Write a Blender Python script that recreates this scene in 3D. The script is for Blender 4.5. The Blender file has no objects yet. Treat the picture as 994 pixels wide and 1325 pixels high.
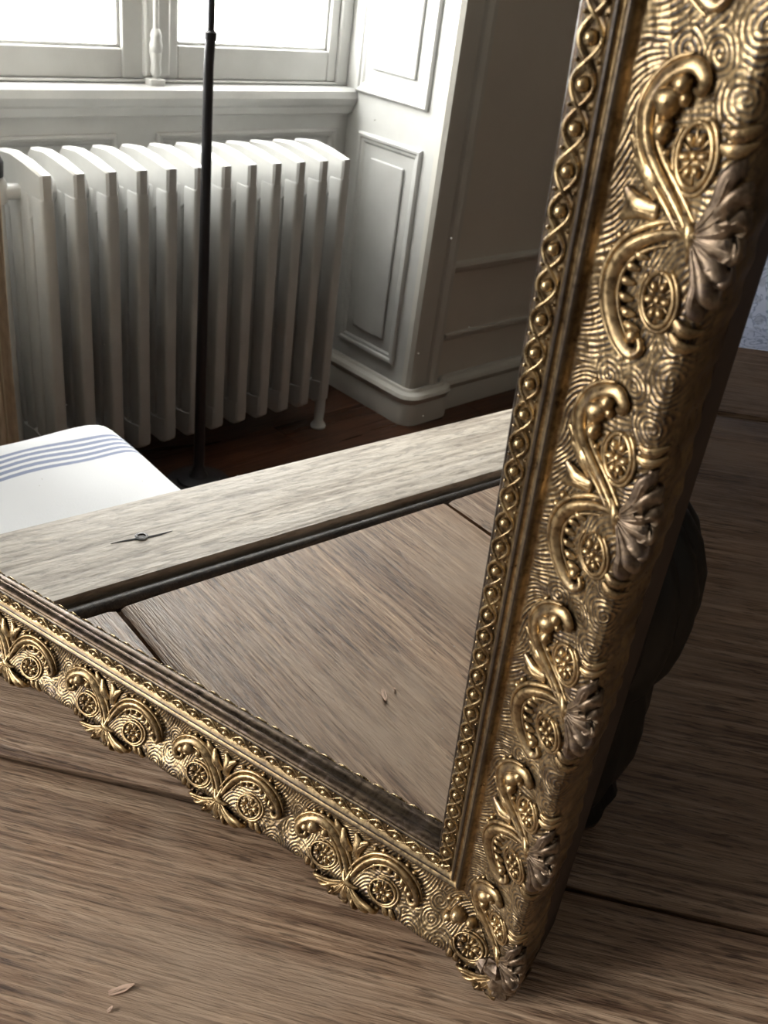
import bpy, bmesh, math, random
import numpy as np
from mathutils import Matrix, Vector
random.seed(4)
rng = np.random.default_rng(4)
scene = bpy.context.scene
COL = scene.collection
PI = math.pi
CM = 0.01

# ---------------------------------------------------------------- frames of reference
# room: x = -s, y = t (towards the window wall), z up from the floor, metres.
# table frame (cm): X right along the mirror, Y away behind the mirror, Z above the table top.
PSI = 0.27823
FLOOR = 75.0
RT = Matrix(((-math.sin(PSI), math.cos(PSI), 0), (-math.cos(PSI), -math.sin(PSI), 0), (0, 0, 1)))
def TW(X, Y, Z=0.0):
    v = RT @ Vector((X, Y, 0))
    return Vector((v.x * CM, v.y * CM, (Z + FLOOR) * CM))

# ---------------------------------------------------------------- camera, light, exposure
cam = bpy.data.objects.new('camera', bpy.data.cameras.new('camera'))
COL.objects.link(cam)
scene.camera = cam
right = RT @ Vector((0.8366, 0.5467, 0.0266))
down = RT @ Vector((0.3703, -0.5276, -0.7643))
fwd = RT @ Vector((-0.4038, 0.6493, -0.6438))
fwd.normalize(); right = (right - fwd * right.dot(fwd)).normalized(); up_ = right.cross(fwd)
m = Matrix((right, up_, -fwd)).transposed().to_4x4()
m.translation = TW(8.725, -23.148, 43.237)
cam.matrix_world = m
cam.data.sensor_fit = 'VERTICAL'
cam.data.sensor_height = 24.0
cam.data.lens = 24.0 * 1216.05 / 1325.0
cam.data.clip_start = 0.02
cam.data.dof.use_dof = True
cam.data.dof.focus_distance = 0.50
cam.data.dof.aperture_fstop = 20.0

world = bpy.data.worlds.new('world')
scene.world = world
world.use_nodes = True
bg = world.node_tree.nodes['Background']
bg.inputs[0].default_value = (1.0, 0.985, 0.962, 1)
bg.inputs[1].default_value = 9.0

S0, S1, TN, TF = 41.0, 153.0, 186.0, 150.0        # window niche: s range, window plane, wall face
def area(name, loc, size, rot, energy=0, portal=False, color=(1, 1, 1)):
    l = bpy.data.lights.new(name, 'AREA'); l.shape = 'RECTANGLE'
    l.size, l.size_y = size; l.energy = energy; l.color = color
    l.cycles.is_portal = portal
    o = bpy.data.objects.new(name, l); COL.objects.link(o)
    o.location = loc; o.rotation_euler = rot
    return o
area('window_portal', (-0.97, 1.93, 1.70), (1.12, 1.80), (-PI / 2, 0, 0), portal=True)

scene.view_settings.view_transform = 'Standard'
scene.view_settings.look = 'None'
scene.view_settings.gamma = 1
scene.view_settings.use_curve_mapping = False
scene.view_settings.exposure = 1.62
scene.cycles.use_denoising = True
scene.cycles.max_bounces = 8
scene.cycles.diffuse_bounces = 4
scene.cycles.glossy_bounces = 5
scene.cycles.transparent_max_bounces = 6
scene.cycles.sample_clamp_indirect = 6
scene.cycles.caustics_reflective = False
scene.cycles.caustics_refractive = False

# ---------------------------------------------------------------- materials
def mat(name, color=(.8, .8, .8), rough=.5, metal=0.0, spec=.5):
    m_ = bpy.data.materials.new(name); m_.use_nodes = True
    b = m_.node_tree.nodes['Principled BSDF']
    b.inputs['Base Color'].default_value = (*color, 1)
    b.inputs['Roughness'].default_value = rough
    b.inputs['Metallic'].default_value = metal
    b.inputs['Specular IOR Level'].default_value = spec
    return m_, m_.node_tree.nodes, m_.node_tree.links, b
def ramp(n, l, src, stops):
    r = n.new('ShaderNodeValToRGB'); l.new(src, r.inputs[0])
    e = r.color_ramp.elements
    while len(e) < len(stops): e.new(0.5)
    for i, (p, c) in enumerate(stops):
        e[i].position = p; e[i].color = (*c, 1) if len(c) == 3 else c
    return r
def tex(n, l, kind, scale=1.0, mapping=None, detail=4, rough=.5, distort=0.0, coord='Object', rnd=False):
    tc = n.new('ShaderNodeTexCoord'); mp = n.new('ShaderNodeMapping')
    l.new(tc.outputs[coord], mp.inputs['Vector'])
    if mapping: mp.inputs['Scale'].default_value = mapping
    if rnd:
        oi = n.new('ShaderNodeObjectInfo'); mu = n.new('ShaderNodeMath'); mu.operation = 'MULTIPLY'
        mu.inputs[1].default_value = 37.0; l.new(oi.outputs['Random'], mu.inputs[0])
        l.new(mu.outputs[0], mp.inputs['Location'])
    t = n.new(kind); l.new(mp.outputs[0], t.inputs['Vector']); t.inputs['Scale'].default_value = scale
    if kind == 'ShaderNodeTexNoise':
        t.inputs['Detail'].default_value = detail; t.inputs['Roughness'].default_value = rough
        t.inputs['Distortion'].default_value = distort
    return t
def mixc(n, l, fac, a, b, mode='MIX'):
    x = n.new('ShaderNodeMix'); x.data_type = 'RGBA'; x.blend_type = mode
    for s, v in ((0, fac), (6, a), (7, b)):
        if hasattr(v, 'is_output'): l.new(v, x.inputs[s])
        elif isinstance(v, (int, float)): x.inputs[s].default_value = v
        else: x.inputs[s].default_value = (*v, 1)
    return x.outputs[2]
def bump(n, l, b, h, strength, dist):
    bp = n.new('ShaderNodeBump'); bp.inputs['Strength'].default_value = strength
    bp.inputs['Distance'].default_value = dist; l.new(h, bp.inputs['Height'])
    l.new(bp.outputs[0], b.inputs['Normal']); return bp

def wood(name, dark, mid, light, rough=.45, grain=1.0, pores=1.0, bdist=.0006, stain=None, spec=.5):
    """Weathered oak: grain runs along the object's X axis."""
    m_, n, l, b = mat(name, mid, rough, spec=spec)
    g1 = tex(n, l, 'ShaderNodeTexNoise', 1.0, (7.0, 290 * grain, 290 * grain), 4, .62, .35, rnd=True)
    g2 = tex(n, l, 'ShaderNodeTexNoise', 1.0, (60.0, 620 * grain, 620 * grain), 3, .6, .2, rnd=True)
    g3 = tex(n, l, 'ShaderNodeTexNoise', 1.0, (1.2, 9, 9), 3, .5, .8, rnd=True)
    c1 = ramp(n, l, g1.outputs[0], [(.32, dark), (.5, mid), (.68, light)])
    p = ramp(n, l, g2.outputs[0], [(.36, (.28, .25, .23)), (.46, (.92, .91, .90)), (.62, (1.0, 1.0, 1.0)), (.70, (1.35, 1.33, 1.28))])
    c = mixc(n, l, pores, c1.outputs[0], p.outputs[0], 'MULTIPLY')
    q = ramp(n, l, g3.outputs[0], [(.3, (.62, .60, .60)), (.68, (1.16, 1.12, 1.06))])
    c = mixc(n, l, .75, c, q.outputs[0], 'MULTIPLY')
    if stain:
        st = tex(n, l, 'ShaderNodeTexNoise', 6.0, (1, 1.6, 1), 4, .6, .4, rnd=True)
        sr = ramp(n, l, st.outputs[0], [(.5, (0, 0, 0)), (.72, (1, 1, 1))])
        c = mixc(n, l, sr.outputs[0], c, stain)
    l.new(c, b.inputs['Base Color'])
    rr = ramp(n, l, g3.outputs[0], [(.3, (rough - .08,) * 3), (.7, (rough + .1,) * 3)])
    l.new(rr.outputs[0], b.inputs['Roughness'])
    ad = n.new('ShaderNodeMath'); ad.operation = 'ADD'
    l.new(g1.outputs[0], ad.inputs[0]); l.new(g2.outputs[0], ad.inputs[1])
    bump(n, l, b, ad.outputs[0], .7, bdist)
    return m_
M_PLANK = wood('oak_plank', (.145, .082, .05), (.37, .245, .16), (.60, .44, .31), .42, 1.0, .85, .0014, stain=(.42, .305, .215))
M_END = wood('grey_oak_board', (.40, .34, .28), (.70, .635, .55), (.82, .76, .68), .55, .35, .45, .0010)
M_DARKWOOD = wood('dark_stained_wood', (.012, .009, .007), (.03, .02, .015), (.06, .042, .03), .4, 1.0, .6)
M_FLOOR = wood('red_brown_floor', (.030, .012, .007), (.075, .030, .016), (.13, .055, .03), .32, .5, .5, .0004)
M_CHIP = wood('pale_chip_wood', (.55, .38, .28), (.70, .50, .38), (.8, .62, .5), .7)

def gilt(name, hi, mid, recess_col, rough=.34, edge=(.50, .56)):
    m_, n, l, b = mat(name, mid, rough, .92)
    geo = n.new('ShaderNodeNewGeometry')
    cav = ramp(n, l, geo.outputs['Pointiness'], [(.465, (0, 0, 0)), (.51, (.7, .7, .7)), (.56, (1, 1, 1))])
    big = tex(n, l, 'ShaderNodeTexNoise', 55.0, None, 4, .6, .5)
    fine = tex(n, l, 'ShaderNodeTexNoise', 420.0, None, 4, .65)
    bigr = ramp(n, l, big.outputs[0], [(.34, (0, 0, 0)), (.64, (1, 1, 1))])
    base = mixc(n, l, bigr.outputs[0], mid, hi)
    fr = ramp(n, l, fine.outputs[0], [(.38, (.30, .27, .26)), (.55, (1, 1, 1))])
    base = mixc(n, l, .7, base, fr.outputs[0], 'MULTIPLY')
    tn = tex(n, l, 'ShaderNodeTexNoise', 95.0, None, 5, .62, 1.0)
    tr_ = ramp(n, l, tn.outputs[0], [(.56, (0, 0, 0)), (.70, (.7, .7, .7))])
    base = mixc(n, l, tr_.outputs[0], base, (.17, .13, .115))
    col = mixc(n, l, cav.outputs[0], recess_col, base)  # hollows, found by pointiness, take the darker colour
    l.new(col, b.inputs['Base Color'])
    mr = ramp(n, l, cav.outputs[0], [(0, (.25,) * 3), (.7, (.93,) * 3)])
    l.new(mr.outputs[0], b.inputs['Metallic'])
    r2 = n.new('ShaderNodeMath'); r2.operation = 'MULTIPLY_ADD'
    l.new(fine.outputs[0], r2.inputs[0]); r2.inputs[1].default_value = .55; r2.inputs[2].default_value = rough - .25
    l.new(r2.outputs[0], b.inputs['Roughness'])
    bump(n, l, b, fine.outputs[0], .35, .0003)
    return m_
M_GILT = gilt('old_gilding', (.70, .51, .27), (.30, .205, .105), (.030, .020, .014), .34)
M_TARN_SHADE = gilt('tarnished_shaded_gilding', (.36, .27, .18), (.17, .125, .10), (.02, .015, .013), .45)  # darker gilding: tarnish, with the right-rail leaves' shade put into the colour
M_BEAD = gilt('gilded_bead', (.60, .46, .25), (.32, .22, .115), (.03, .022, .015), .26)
M_LIP = gilt('worn_brown_lip', (.105, .075, .05), (.05, .036, .026), (.03, .02, .015), .36)
M_SIDE, n, l, b = mat('dark_frame_side', (.055, .036, .026), .6)
t = tex(n, l, 'ShaderNodeTexNoise', 30.0, (1, 1, 1), 5)
l.new(ramp(n, l, t.outputs[0], [(.3, (.035, .022, .016)), (.7, (.085, .055, .04))]).outputs[0], b.inputs['Base Color'])

M_GLASS, n, l, b = mat('mirror_silver', (.90, .915, .90), 0.0, 1.0)
def paint(name, c, rough=.4, var=.06, sc=6.0):
    m_, n, l, b = mat(name, c, rough)
    t = tex(n, l, 'ShaderNodeTexNoise', sc, None, 5, .6)
    lo = tuple(max(0, v * (1 - var * 2)) for v in c); hi = tuple(min(1, v * (1 + var)) for v in c)
    l.new(ramp(n, l, t.outputs[0], [(.3, lo), (.7, hi)]).outputs[0], b.inputs['Base Color'])
    t2 = tex(n, l, 'ShaderNodeTexNoise', 90.0, None, 3)
    bump(n, l, b, t2.outputs[0], .15, .001)
    return m_
M_WHITE = paint('white_gloss_paint', (.70, .70, .66), .38)
M_TRIM = paint('white_woodwork', (.56, .56, .545), .42)
M_WALL = paint('grey_beige_wall', (.66, .61, .54), .6, .04, 3)
M_PANEL = paint('panel_grey_paint', (.62, .60, .55), .45, .04, 3)
M_RAD = paint('radiator_enamel', (.64, .64, .625), .34, .05, 9)
M_FARWALL = paint('brown_far_wall', (.26, .22, .18), .7, .05, 2)
M_CEIL = paint('ceiling_paint', (.45, .44, .41), .8, .02, 2)
M_BLACK, *_ = mat('black_iron', (.045, .043, .047), .40, .5)
M_URN, n, l, b = mat('black_bronze', (.010, .011, .011), .40, .3)
M_GAP, *_ = mat('dark_gap_dirt', (.012, .009, .008), .9)
M_SHADE, *_ = mat('linen_shade', (.7, .66, .56), .8)
M_TAN, n, l, b = mat('tan_linen', (.75, .60, .42), .85)
t = tex(n, l, 'ShaderNodeTexNoise', 160.0, (1, 1, .25), 4)
l.new(ramp(n, l, t.outputs[0], [(.3, (.62, .48, .33)), (.7, (.82, .68, .50))]).outputs[0], b.inputs['Base Color'])
M_SEAM, *_ = mat('pale_seam', (.80, .70, .52), .8)

def cloth_mat(name, base=(.82, .83, .86)):
    m_, n, l, b = mat(name, base, .9)
    t = tex(n, l, 'ShaderNodeTexNoise', 600.0, None, 2)
    bump(n, l, b, t.outputs[0], .25, .0008)
    return m_, n, l, b
# white cotton with a band of blue stripes running along the object's X
M_STRIPE, n, l, b = cloth_mat('striped_cotton')
tc = n.new('ShaderNodeTexCoord'); sp = n.new('ShaderNodeSeparateXYZ'); l.new(tc.outputs['Object'], sp.inputs[0])
def math_(op, a, c=None, d=None):
    x = n.new('ShaderNodeMath'); x.operation = op
    for i, v in enumerate((a, c, d)):
        if v is None: continue
        if hasattr(v, 'is_output'): l.new(v, x.inputs[i])
        else: x.inputs[i].default_value = v
    return x.outputs[0]
STY0, STY1 = .128, .192
ph = math_('MULTIPLY', math_('SUBTRACT', sp.outputs[1], STY0), 2 * PI / .0135)
sn = math_('GREATER_THAN', math_('SINE', ph), -.15)
band = math_('MULTIPLY', math_('GREATER_THAN', sp.outputs[1], STY0), math_('LESS_THAN', sp.outputs[1], STY1))
fac = math_('MULTIPLY', sn, band)
l.new(mixc(n, l, fac, (.86, .87, .89), (.30, .34, .48)), b.inputs['Base Color'])
# pale blue fabric with scrolling print
M_TOILE, n, l, b = cloth_mat('blue_print_cotton')
w1 = tex(n, l, 'ShaderNodeTexNoise', 30.0, None, 2, .5, 2.2)
rr = ramp(n, l, w1.outputs[0], [(.44, (0, 0, 0)), (.465, (1, 1, 1)), (.50, (1, 1, 1)), (.525, (0, 0, 0))])
w2 = tex(n, l, 'ShaderNodeTexVoronoi', 40.0, None)
vr = ramp(n, l, w2.outputs[0], [(.25, (1, 1, 1)), (.33, (0, 0, 0))])
c = mixc(n, l, rr.outputs[0], (.76, .83, 1.0), (.42, .50, .68))
l.new(mixc(n, l, mixc(n, l, .45, (0, 0, 0), vr.outputs[0]), c, (.40, .45, .57)), b.inputs['Base Color'])

M_PANE = bpy.data.materials.new('window_glass'); M_PANE.use_nodes = True
n = M_PANE.node_tree.nodes; l = M_PANE.node_tree.links; n.clear()
o_ = n.new('ShaderNodeOutputMaterial'); mx = n.new('ShaderNodeMixShader'); tr = n.new('ShaderNodeBsdfTransparent')
gl = n.new('ShaderNodeBsdfGlossy'); gl.inputs['Roughness'].default_value = .02
mx.inputs[0].default_value = .07; l.new(tr.outputs[0], mx.inputs[1]); l.new(gl.outputs[0], mx.inputs[2]); l.new(mx.outputs[0], o_.inputs[0])

# ---------------------------------------------------------------- mesh helpers
def link(name, me, m_=None, parent=None, loc=None):
    o = bpy.data.objects.new(name, me); COL.objects.link(o)
    if m_ and not me.materials: me.materials.append(m_)
    if parent: o.parent = parent
    if loc is not None: o.location = loc
    return o
def empty(name, loc=(0, 0, 0), rz=0.0):
    o = bpy.data.objects.new(name, None); COL.objects.link(o); o.location = loc; o.rotation_euler = (0, 0, rz)
    o.empty_display_size = .05
    return o
def tag(o, label=None, cat=None, group=None, kind=None):
    for k, v in (('label', label), ('category', cat), ('group', group), ('kind', kind)):
        if v: o[k] = v
    return o
def smooth(me, on=True):
    me.polygons.foreach_set('use_smooth', [on] * len(me.polygons)); return me
class MB:
    """Collects solids into one mesh."""
    def __init__(s): s.v = []; s.f = []
    def add(s, v, f):
        k = len(s.v); s.v += [tuple(p) for p in v]; s.f += [tuple(i + k for i in q) for q in f]; return s
    def box(s, x0, y0, z0, x1, y1, z1, bev=0.0, M=None):
        if bev <= 0:
            v = [(x, y, z) for z in (z0, z1) for y in (y0, y1) for x in (x0, x1)]
            f = [(0, 2, 3, 1), (4, 5, 7, 6), (0, 1, 5, 4), (2, 6, 7, 3), (0, 4, 6, 2), (1, 3, 7, 5)]
        else:
            bm = bmesh.new(); bmesh.ops.create_cube(bm, size=1.0)
            for q in bm.verts: q.co = Vector(((x0 + x1) / 2 + q.co.x * (x1 - x0), (y0 + y1) / 2 + q.co.y * (y1 - y0), (z0 + z1) / 2 + q.co.z * (z1 - z0)))
            bmesh.ops.bevel(bm, geom=bm.edges[:], offset=bev, segments=3, profile=.5, affect='EDGES')
            bm.verts.index_update()
            v = [q.co[:] for q in bm.verts]; f = [[w.index for w in q.verts] for q in bm.faces]; bm.free()
        if M: v = [tuple(M @ Vector(q)) for q in v]
        return s.add(v, f)
    def prism(s, prof, axis, a0, a1):
        """prof: closed 2D outline in the two other axes; extruded on axis from a0 to a1."""
        k = len(prof); v = []
        for a in (a0, a1):
            for p in prof:
                q = list(p); q.insert(axis, a); v.append(tuple(q))
        f = [(i, (i + 1) % k, (i + 1) % k + k, i + k) for i in range(k)] + [tuple(range(k))[::-1], tuple(range(k, 2 * k))]
        return s.add(v, f)
    def lathe(s, prof, seg=24, c=(0, 0, 0), flute=None):
        v = []; f = []
        for r, z in prof:
            for i in range(seg):
                a = 2 * PI * i / seg
                rr = r * (flute(a, z) if flute else 1)
                v.append((c[0] + rr * math.cos(a), c[1] + rr * math.sin(a), c[2] + z))
        for j in range(len(prof) - 1):
            for i in range(seg):
                i2 = (i + 1) % seg
                f.append((j * seg + i, j * seg + i2, (j + 1) * seg + i2, (j + 1) * seg + i))
        f.append(tuple(range(seg))[::-1]); f.append(tuple(range((len(prof) - 1) * seg, len(prof) * seg)))
        return s.add(v, f)
    def tube(s, pts, rad, seg=10):
        pts = [Vector(p) for p in pts]
        if not hasattr(rad, '__len__'): rad = [rad] * len(pts)
        v = []; f = []
        ref = Vector((0, 0, 1))
        for i, p in enumerate(pts):
            t = (pts[min(i + 1, len(pts) - 1)] - pts[max(i - 1, 0)]).normalized()
            a = t.cross(ref)
            if a.length < .05: a = t.cross(Vector((1, 0, 0)))
            a.normalize(); c = a.cross(t)
            for k in range(seg):
                th = 2 * PI * k / seg
                v.append(tuple(p + (a * math.cos(th) + c * math.sin(th)) * rad[i]))
        for i in range(len(pts) - 1):
            for k in range(seg):
                k2 = (k + 1) % seg
                f.append((i * seg + k, i * seg + k2, (i + 1) * seg + k2, (i + 1) * seg + k))
        f.append(tuple(range(seg))[::-1]); f.append(tuple(range((len(pts) - 1) * seg, len(pts) * seg)))
        return s.add(v, f)
    def mesh(s, name, sm=False, normals=True):
        me = bpy.data.meshes.new(name); me.from_pydata(s.v, [], s.f); me.update()
        if normals:
            bm = bmesh.new(); bm.from_mesh(me); bmesh.ops.recalc_face_normals(bm, faces=bm.faces); bm.to_mesh(me); bm.free()
        if sm:
            smooth(me)
            try: me.set_sharp_from_angle(angle=math.radians(40))
            except Exception: pass
        return me
    def build(s, name, m_, parent=None, loc=None, sm=False):
        return link(name, s.mesh(name, sm), m_, parent, loc)
def spline(P, k=6):
    """Catmull-Rom through P (list of tuples), k points a span."""
    P = np.array(P, float); n_ = len(P); out = []
    for i in range(n_ - 1):
        p0, p1, p2, p3 = P[max(i - 1, 0)], P[i], P[i + 1], P[min(i + 2, n_ - 1)]
        for j in range(k):
            t_ = j / k
            out.append(.5 * ((2 * p1) + (-p0 + p2) * t_ + (2 * p0 - 5 * p1 + 4 * p2 - p3) * t_ ** 2 + (-p0 + 3 * p1 - 3 * p2 + p3) * t_ ** 3))
    out.append(P[-1]); return np.array(out)

# ================================================================ ROOM
X = lambda s_: -s_ * CM
def rbox(mb, s0, s1, t0, t1, z0, z1, bev=0.0):       # cm, z above floor
    return mb.box(min(X(s0), X(s1)), t0 * CM, z0 * CM, max(X(s0), X(s1)), t1 * CM, z1 * CM, bev)
SR, SL, TB, HC = 232.0, -250.0, -300.0, 290.0
NTOP = 262.0
def struct(name, mb, m_, **k): return tag(mb.build(name, m_, **k), kind='structure')
f_ = MB(); rbox(f_, SL - 10, SR + 10, TB - 10, 200, -12, -2.0); fl = struct('floor', f_, M_GAP)
# floorboards run along s, each one a board; only round the part the mirror shows, larger beyond
bw = 11.0; k = 0
tt0 = TB
while tt0 < 186:
    near = tt0 > 60
    wdt = bw
    t1 = min(tt0 + wdt, 186)
    if near:
        cuts = sorted(random.uniform(SL + 40, SR - 40) for _ in range(3)); cuts = [SL] + cuts + [SR]
    else: cuts = [SL, SR]
    for a, b_ in zip(cuts[:-1], cuts[1:]):
        if b_ - a < 25: continue
        mbx = MB(); cx, cy = X((a + b_) / 2), (tt0 + t1) / 2 * CM
        mbx.box(-(b_ - a) / 200 + .0006, -(t1 - tt0) / 200 + .0006, -.02, (b_ - a) / 200 - .0006, (t1 - tt0) / 200 - .0006, random.uniform(-.0006, 0))
        mbx.build('floorboard', M_FLOOR, fl, (cx, cy, 0))
    tt0 = t1
f_ = MB(); rbox(f_, SL - 10, SR + 10, TB - 10, 200, HC, HC + 10); struct('ceiling', f_, M_CEIL)
f_ = MB(); rbox(f_, SR, SR + 12, TB, 200, 0, HC); struct('wall_right', f_, M_FARWALL)
f_ = MB(); rbox(f_, SL - 12, SL, TB, 200, 0, HC); struct('wall_left', f_, M_FARWALL)
f_ = MB(); rbox(f_, SL, SR, TB - 12, TB, 0, HC); struct('wall_back', f_, M_FARWALL)
f_ = MB()
rbox(f_, S1 + 1, SR, TF, 200, 0, HC); rbox(f_, SL, S0 - 1, TF, 200, 0, HC); rbox(f_, S0 - 1, S1 + 1, TF, 200, NTOP, HC)
wf = struct('wall_front', f_, M_WALL)
# apron below the window, with framed panels
f_ = MB(); rbox(f_, S0, S1, 183, 200, 0, 73); ap = struct('wall_apron', f_, M_TRIM)
def frame_panel(parent, name, mk, a0, a1, z0, z1, m_=M_PANEL, wd=2.2, dp=1.3):
    """A rectangular moulding: mk(a, d, z) maps along/out/up (cm) to metres; mitred profile."""
    prof = [(0, 0), (0, dp * .55), (wd * .18, dp), (wd * .42, dp * .9), (wd * .55, dp * .45), (wd * .8, dp * .4), (wd, 0)]
    v = []; fc = []
    cs = [(a0, z0, 1, 1), (a1, z0, -1, 1), (a1, z1, -1, -1), (a0, z1, 1, -1)]
    for (ca, cz, sa, sz) in cs:
        for (i_, d) in prof: v.append(tuple(mk(ca + sa * i_, d, cz + sz * i_)))
    q = len(prof)
    for c_ in range(4):
        for i_ in range(q - 1):
            a = c_ * q + i_; b_ = ((c_ + 1) % 4) * q + i_
            fc.append((a, b_, b_ + 1, a + 1))
    mb = MB(); mb.add(v, fc); return mb.build(name, m_, parent)
mk_ap = lambda a, d, z_: (X(a), (183 - d) * CM, z_ * CM)
frame_panel(ap, 'panel_moulding', mk_ap, 46, 86, 18, 70.5, M_TRIM); frame_panel(ap, 'panel_moulding', mk_ap, 96, 149, 18, 70.5, M_TRIM)
# reveals of the niche: panelled boards
f_ = MB(); rbox(f_, S1, S1 + 4, TF - 1.2, 188, 0, NTOP); rv = struct('wall_reveal_right', f_, M_TRIM)
mk_rv = lambda a, d, z_: (X(S1 - d), a * CM, z_ * CM)
frame_panel(rv, 'panel_moulding', mk_rv, 154.0, 177.5, 14.5, 71.0, M_TRIM, 2.6, 1.0)
frame_panel(rv, 'panel_moulding', mk_rv, 154.0, 180.5, 80.0, 250, M_TRIM, 2.6, 1.0)
mb = MB(); rbox(mb, S1 - .7, S1, 159.5, 172, 20, 65.5, .004); mb.build('raised_panel', M_TRIM, rv)
mb = MB(); rbox(mb, S1 - .7, S1, 159.5, 175, 86, 244, .004); mb.build('raised_panel', M_TRIM, rv)
f_ = MB(); rbox(f_, S0 - 4, S0, TF - 1.2, 188, 0, NTOP); rl = struct('wall_reveal_left', f_, M_TRIM)
mk_rl = lambda a, d, z_: (X(S0 + d), a * CM, z_ * CM)
frame_panel(rl, 'panel_moulding', mk_rl, 154.0, 177.5, 14.5, 71.0, M_TRIM, 2.6, 1.0)
frame_panel(rl, 'panel_moulding', mk_rl, 154.0, 180.5, 80.0, 250, M_TRIM, 2.6, 1.0)
f_ = MB(); rbox(f_, S0, S1, TF, 188, NTOP - 3, NTOP); struct('wall_soffit', f_, M_TRIM)
# architrave round the niche
def arch(s_in, sg, name):
    prof = [(s_in, 0), (s_in, 1.6), (s_in + sg * .7, 2.8), (s_in + sg * 2.0, 2.9), (s_in + sg * 2.8, 2.1), (s_in + sg * 7.5, 2.0), (s_in + sg * 8.0, 2.9),
            (s_in + sg * 9.2, 3.6), (s_in + sg * 10.5, 3.6), (s_in + sg * 11.5, 2.6), (s_in + sg * 12.0, 1.2), (s_in + sg * 12.0, 0)]
    mb = MB(); mb.prism([(X(a), (TF - d) * CM) for a, d in prof], 2, 0, (NTOP + 12) * CM)
    return struct(name, mb, M_PANEL)
arch(S1 - .25, 1, 'trim_1'); arch(S0 + .25, -1, 'trim_2')
mb = MB(); rbox(mb, S0 - 12, S1 + 12, TF - 3, TF, NTOP, NTOP + 12, .006); struct('trim_3', mb, M_PANEL)
# dado rail and lower panel moulding on the wall right of the niche
def rail(name, z_, s0, s1, d=2.2, h=3.2, m_=M_PANEL, t0=TF):
    prof = [(0, 0), (d * .4, .15 * h), (d * .5, .4 * h), (d * .85, .5 * h), (d, .75 * h), (d * .9, h), (0, h)]
    mb = MB(); mb.prism([((t0 - a) * CM, (z_ + q) * CM) for a, q in prof], 0, X(s0), X(s1))
    return struct(name, mb, m_)
rail('trim_4', 40.0, S1 + 12, SR); rail('trim_5', 20.5, S1 + 14, SR - 3, 1.0, 2.2)
rail('trim_6', 40.0, SL, S0 - 12); rail('trim_7', 20.5, SL + 3, S0 - 14, 1.0, 2.2)
# skirting: a path with a rounded corner, run round the pilaster and into the niche
def skirting(name, path, h=10.0, m_=M_PANEL, corner=2.2):
    prof = [(0, 0), (2.6, 0), (2.7, h * .55), (2.3, h * .62), (2.9, h * .72), (3.2, h * .80), (2.7, h * .89), (1.2, h * .93), (.9, h), (0, h)]
    P = np.array(path, float); out = []
    for i in range(len(P)):
        if 0 < i < len(P) - 1:
            a = P[i - 1] - P[i]; b_ = P[i + 1] - P[i]; a /= np.linalg.norm(a); b_ /= np.linalg.norm(b_)
            for tq in np.linspace(0, 1, 7):
                p0, p2 = P[i] + a * corner, P[i] + b_ * corner
                out.append((1 - tq) ** 2 * p0 + 2 * tq * (1 - tq) * P[i] + tq ** 2 * p2)
        else: out.append(P[i])
    out = np.array(out); v = []; fc = []
    for i in range(len(out)):
        d0 = out[min(i + 1, len(out) - 1)] - out[max(i - 1, 0)]; d0 /= np.linalg.norm(d0)
        nrm = np.array([d0[1], -d0[0]])
        for (dd, zz) in prof:
            q = out[i] + nrm * dd; v.append((X(q[0]), q[1] * CM, zz * CM))
    kk = len(prof)
    for i in range(len(out) - 1):
        for j in range(kk):
            fc.append((i * kk + j, i * kk + (j + 1) % kk, (i + 1) * kk + (j + 1) % kk, (i + 1) * kk + j))
    fc += [tuple(range(kk)), tuple(range(len(v) - kk, len(v)))]
    mb = MB(); mb.add(v, fc); o = mb.build(name, m_, sm=True); return tag(o, kind='structure')
skirting('baseboard_front', [(S1 - .2, 183), (S1 - .2, TF - 3.4), (S1 + 13, TF - 3.4), (S1 + 14, TF - .1), (SR, TF - .1)][::1])
skirting('baseboard_left', [(SL, TF - .1), (S0 - 14, TF - .1), (S0 - 13, TF - 3.4), (S0 + .2, TF - 3.4), (S0 + .2, 183)])
skirting('baseboard_right', [(SR, TF), (SR, TB)])
skirting('baseboard_back', [(SR, TB), (SL, TB)])
skirting('baseboard_side', [(SL, TB), (SL, TF)])
# sill
prof = [(183, 73), (183, 74), (181.6, 74.4), (181.2, 76), (180.6, 76.6), (179.8, 78.2), (180.2, 79.8), (181.6, 80.4), (190, 80.6), (190, 73)]
mb = MB(); mb.prism([(a * CM, b_ * CM) for a, b_ in prof], 0, X(S0), X(S1)); struct('trim_8', mb, M_TRIM)

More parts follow.
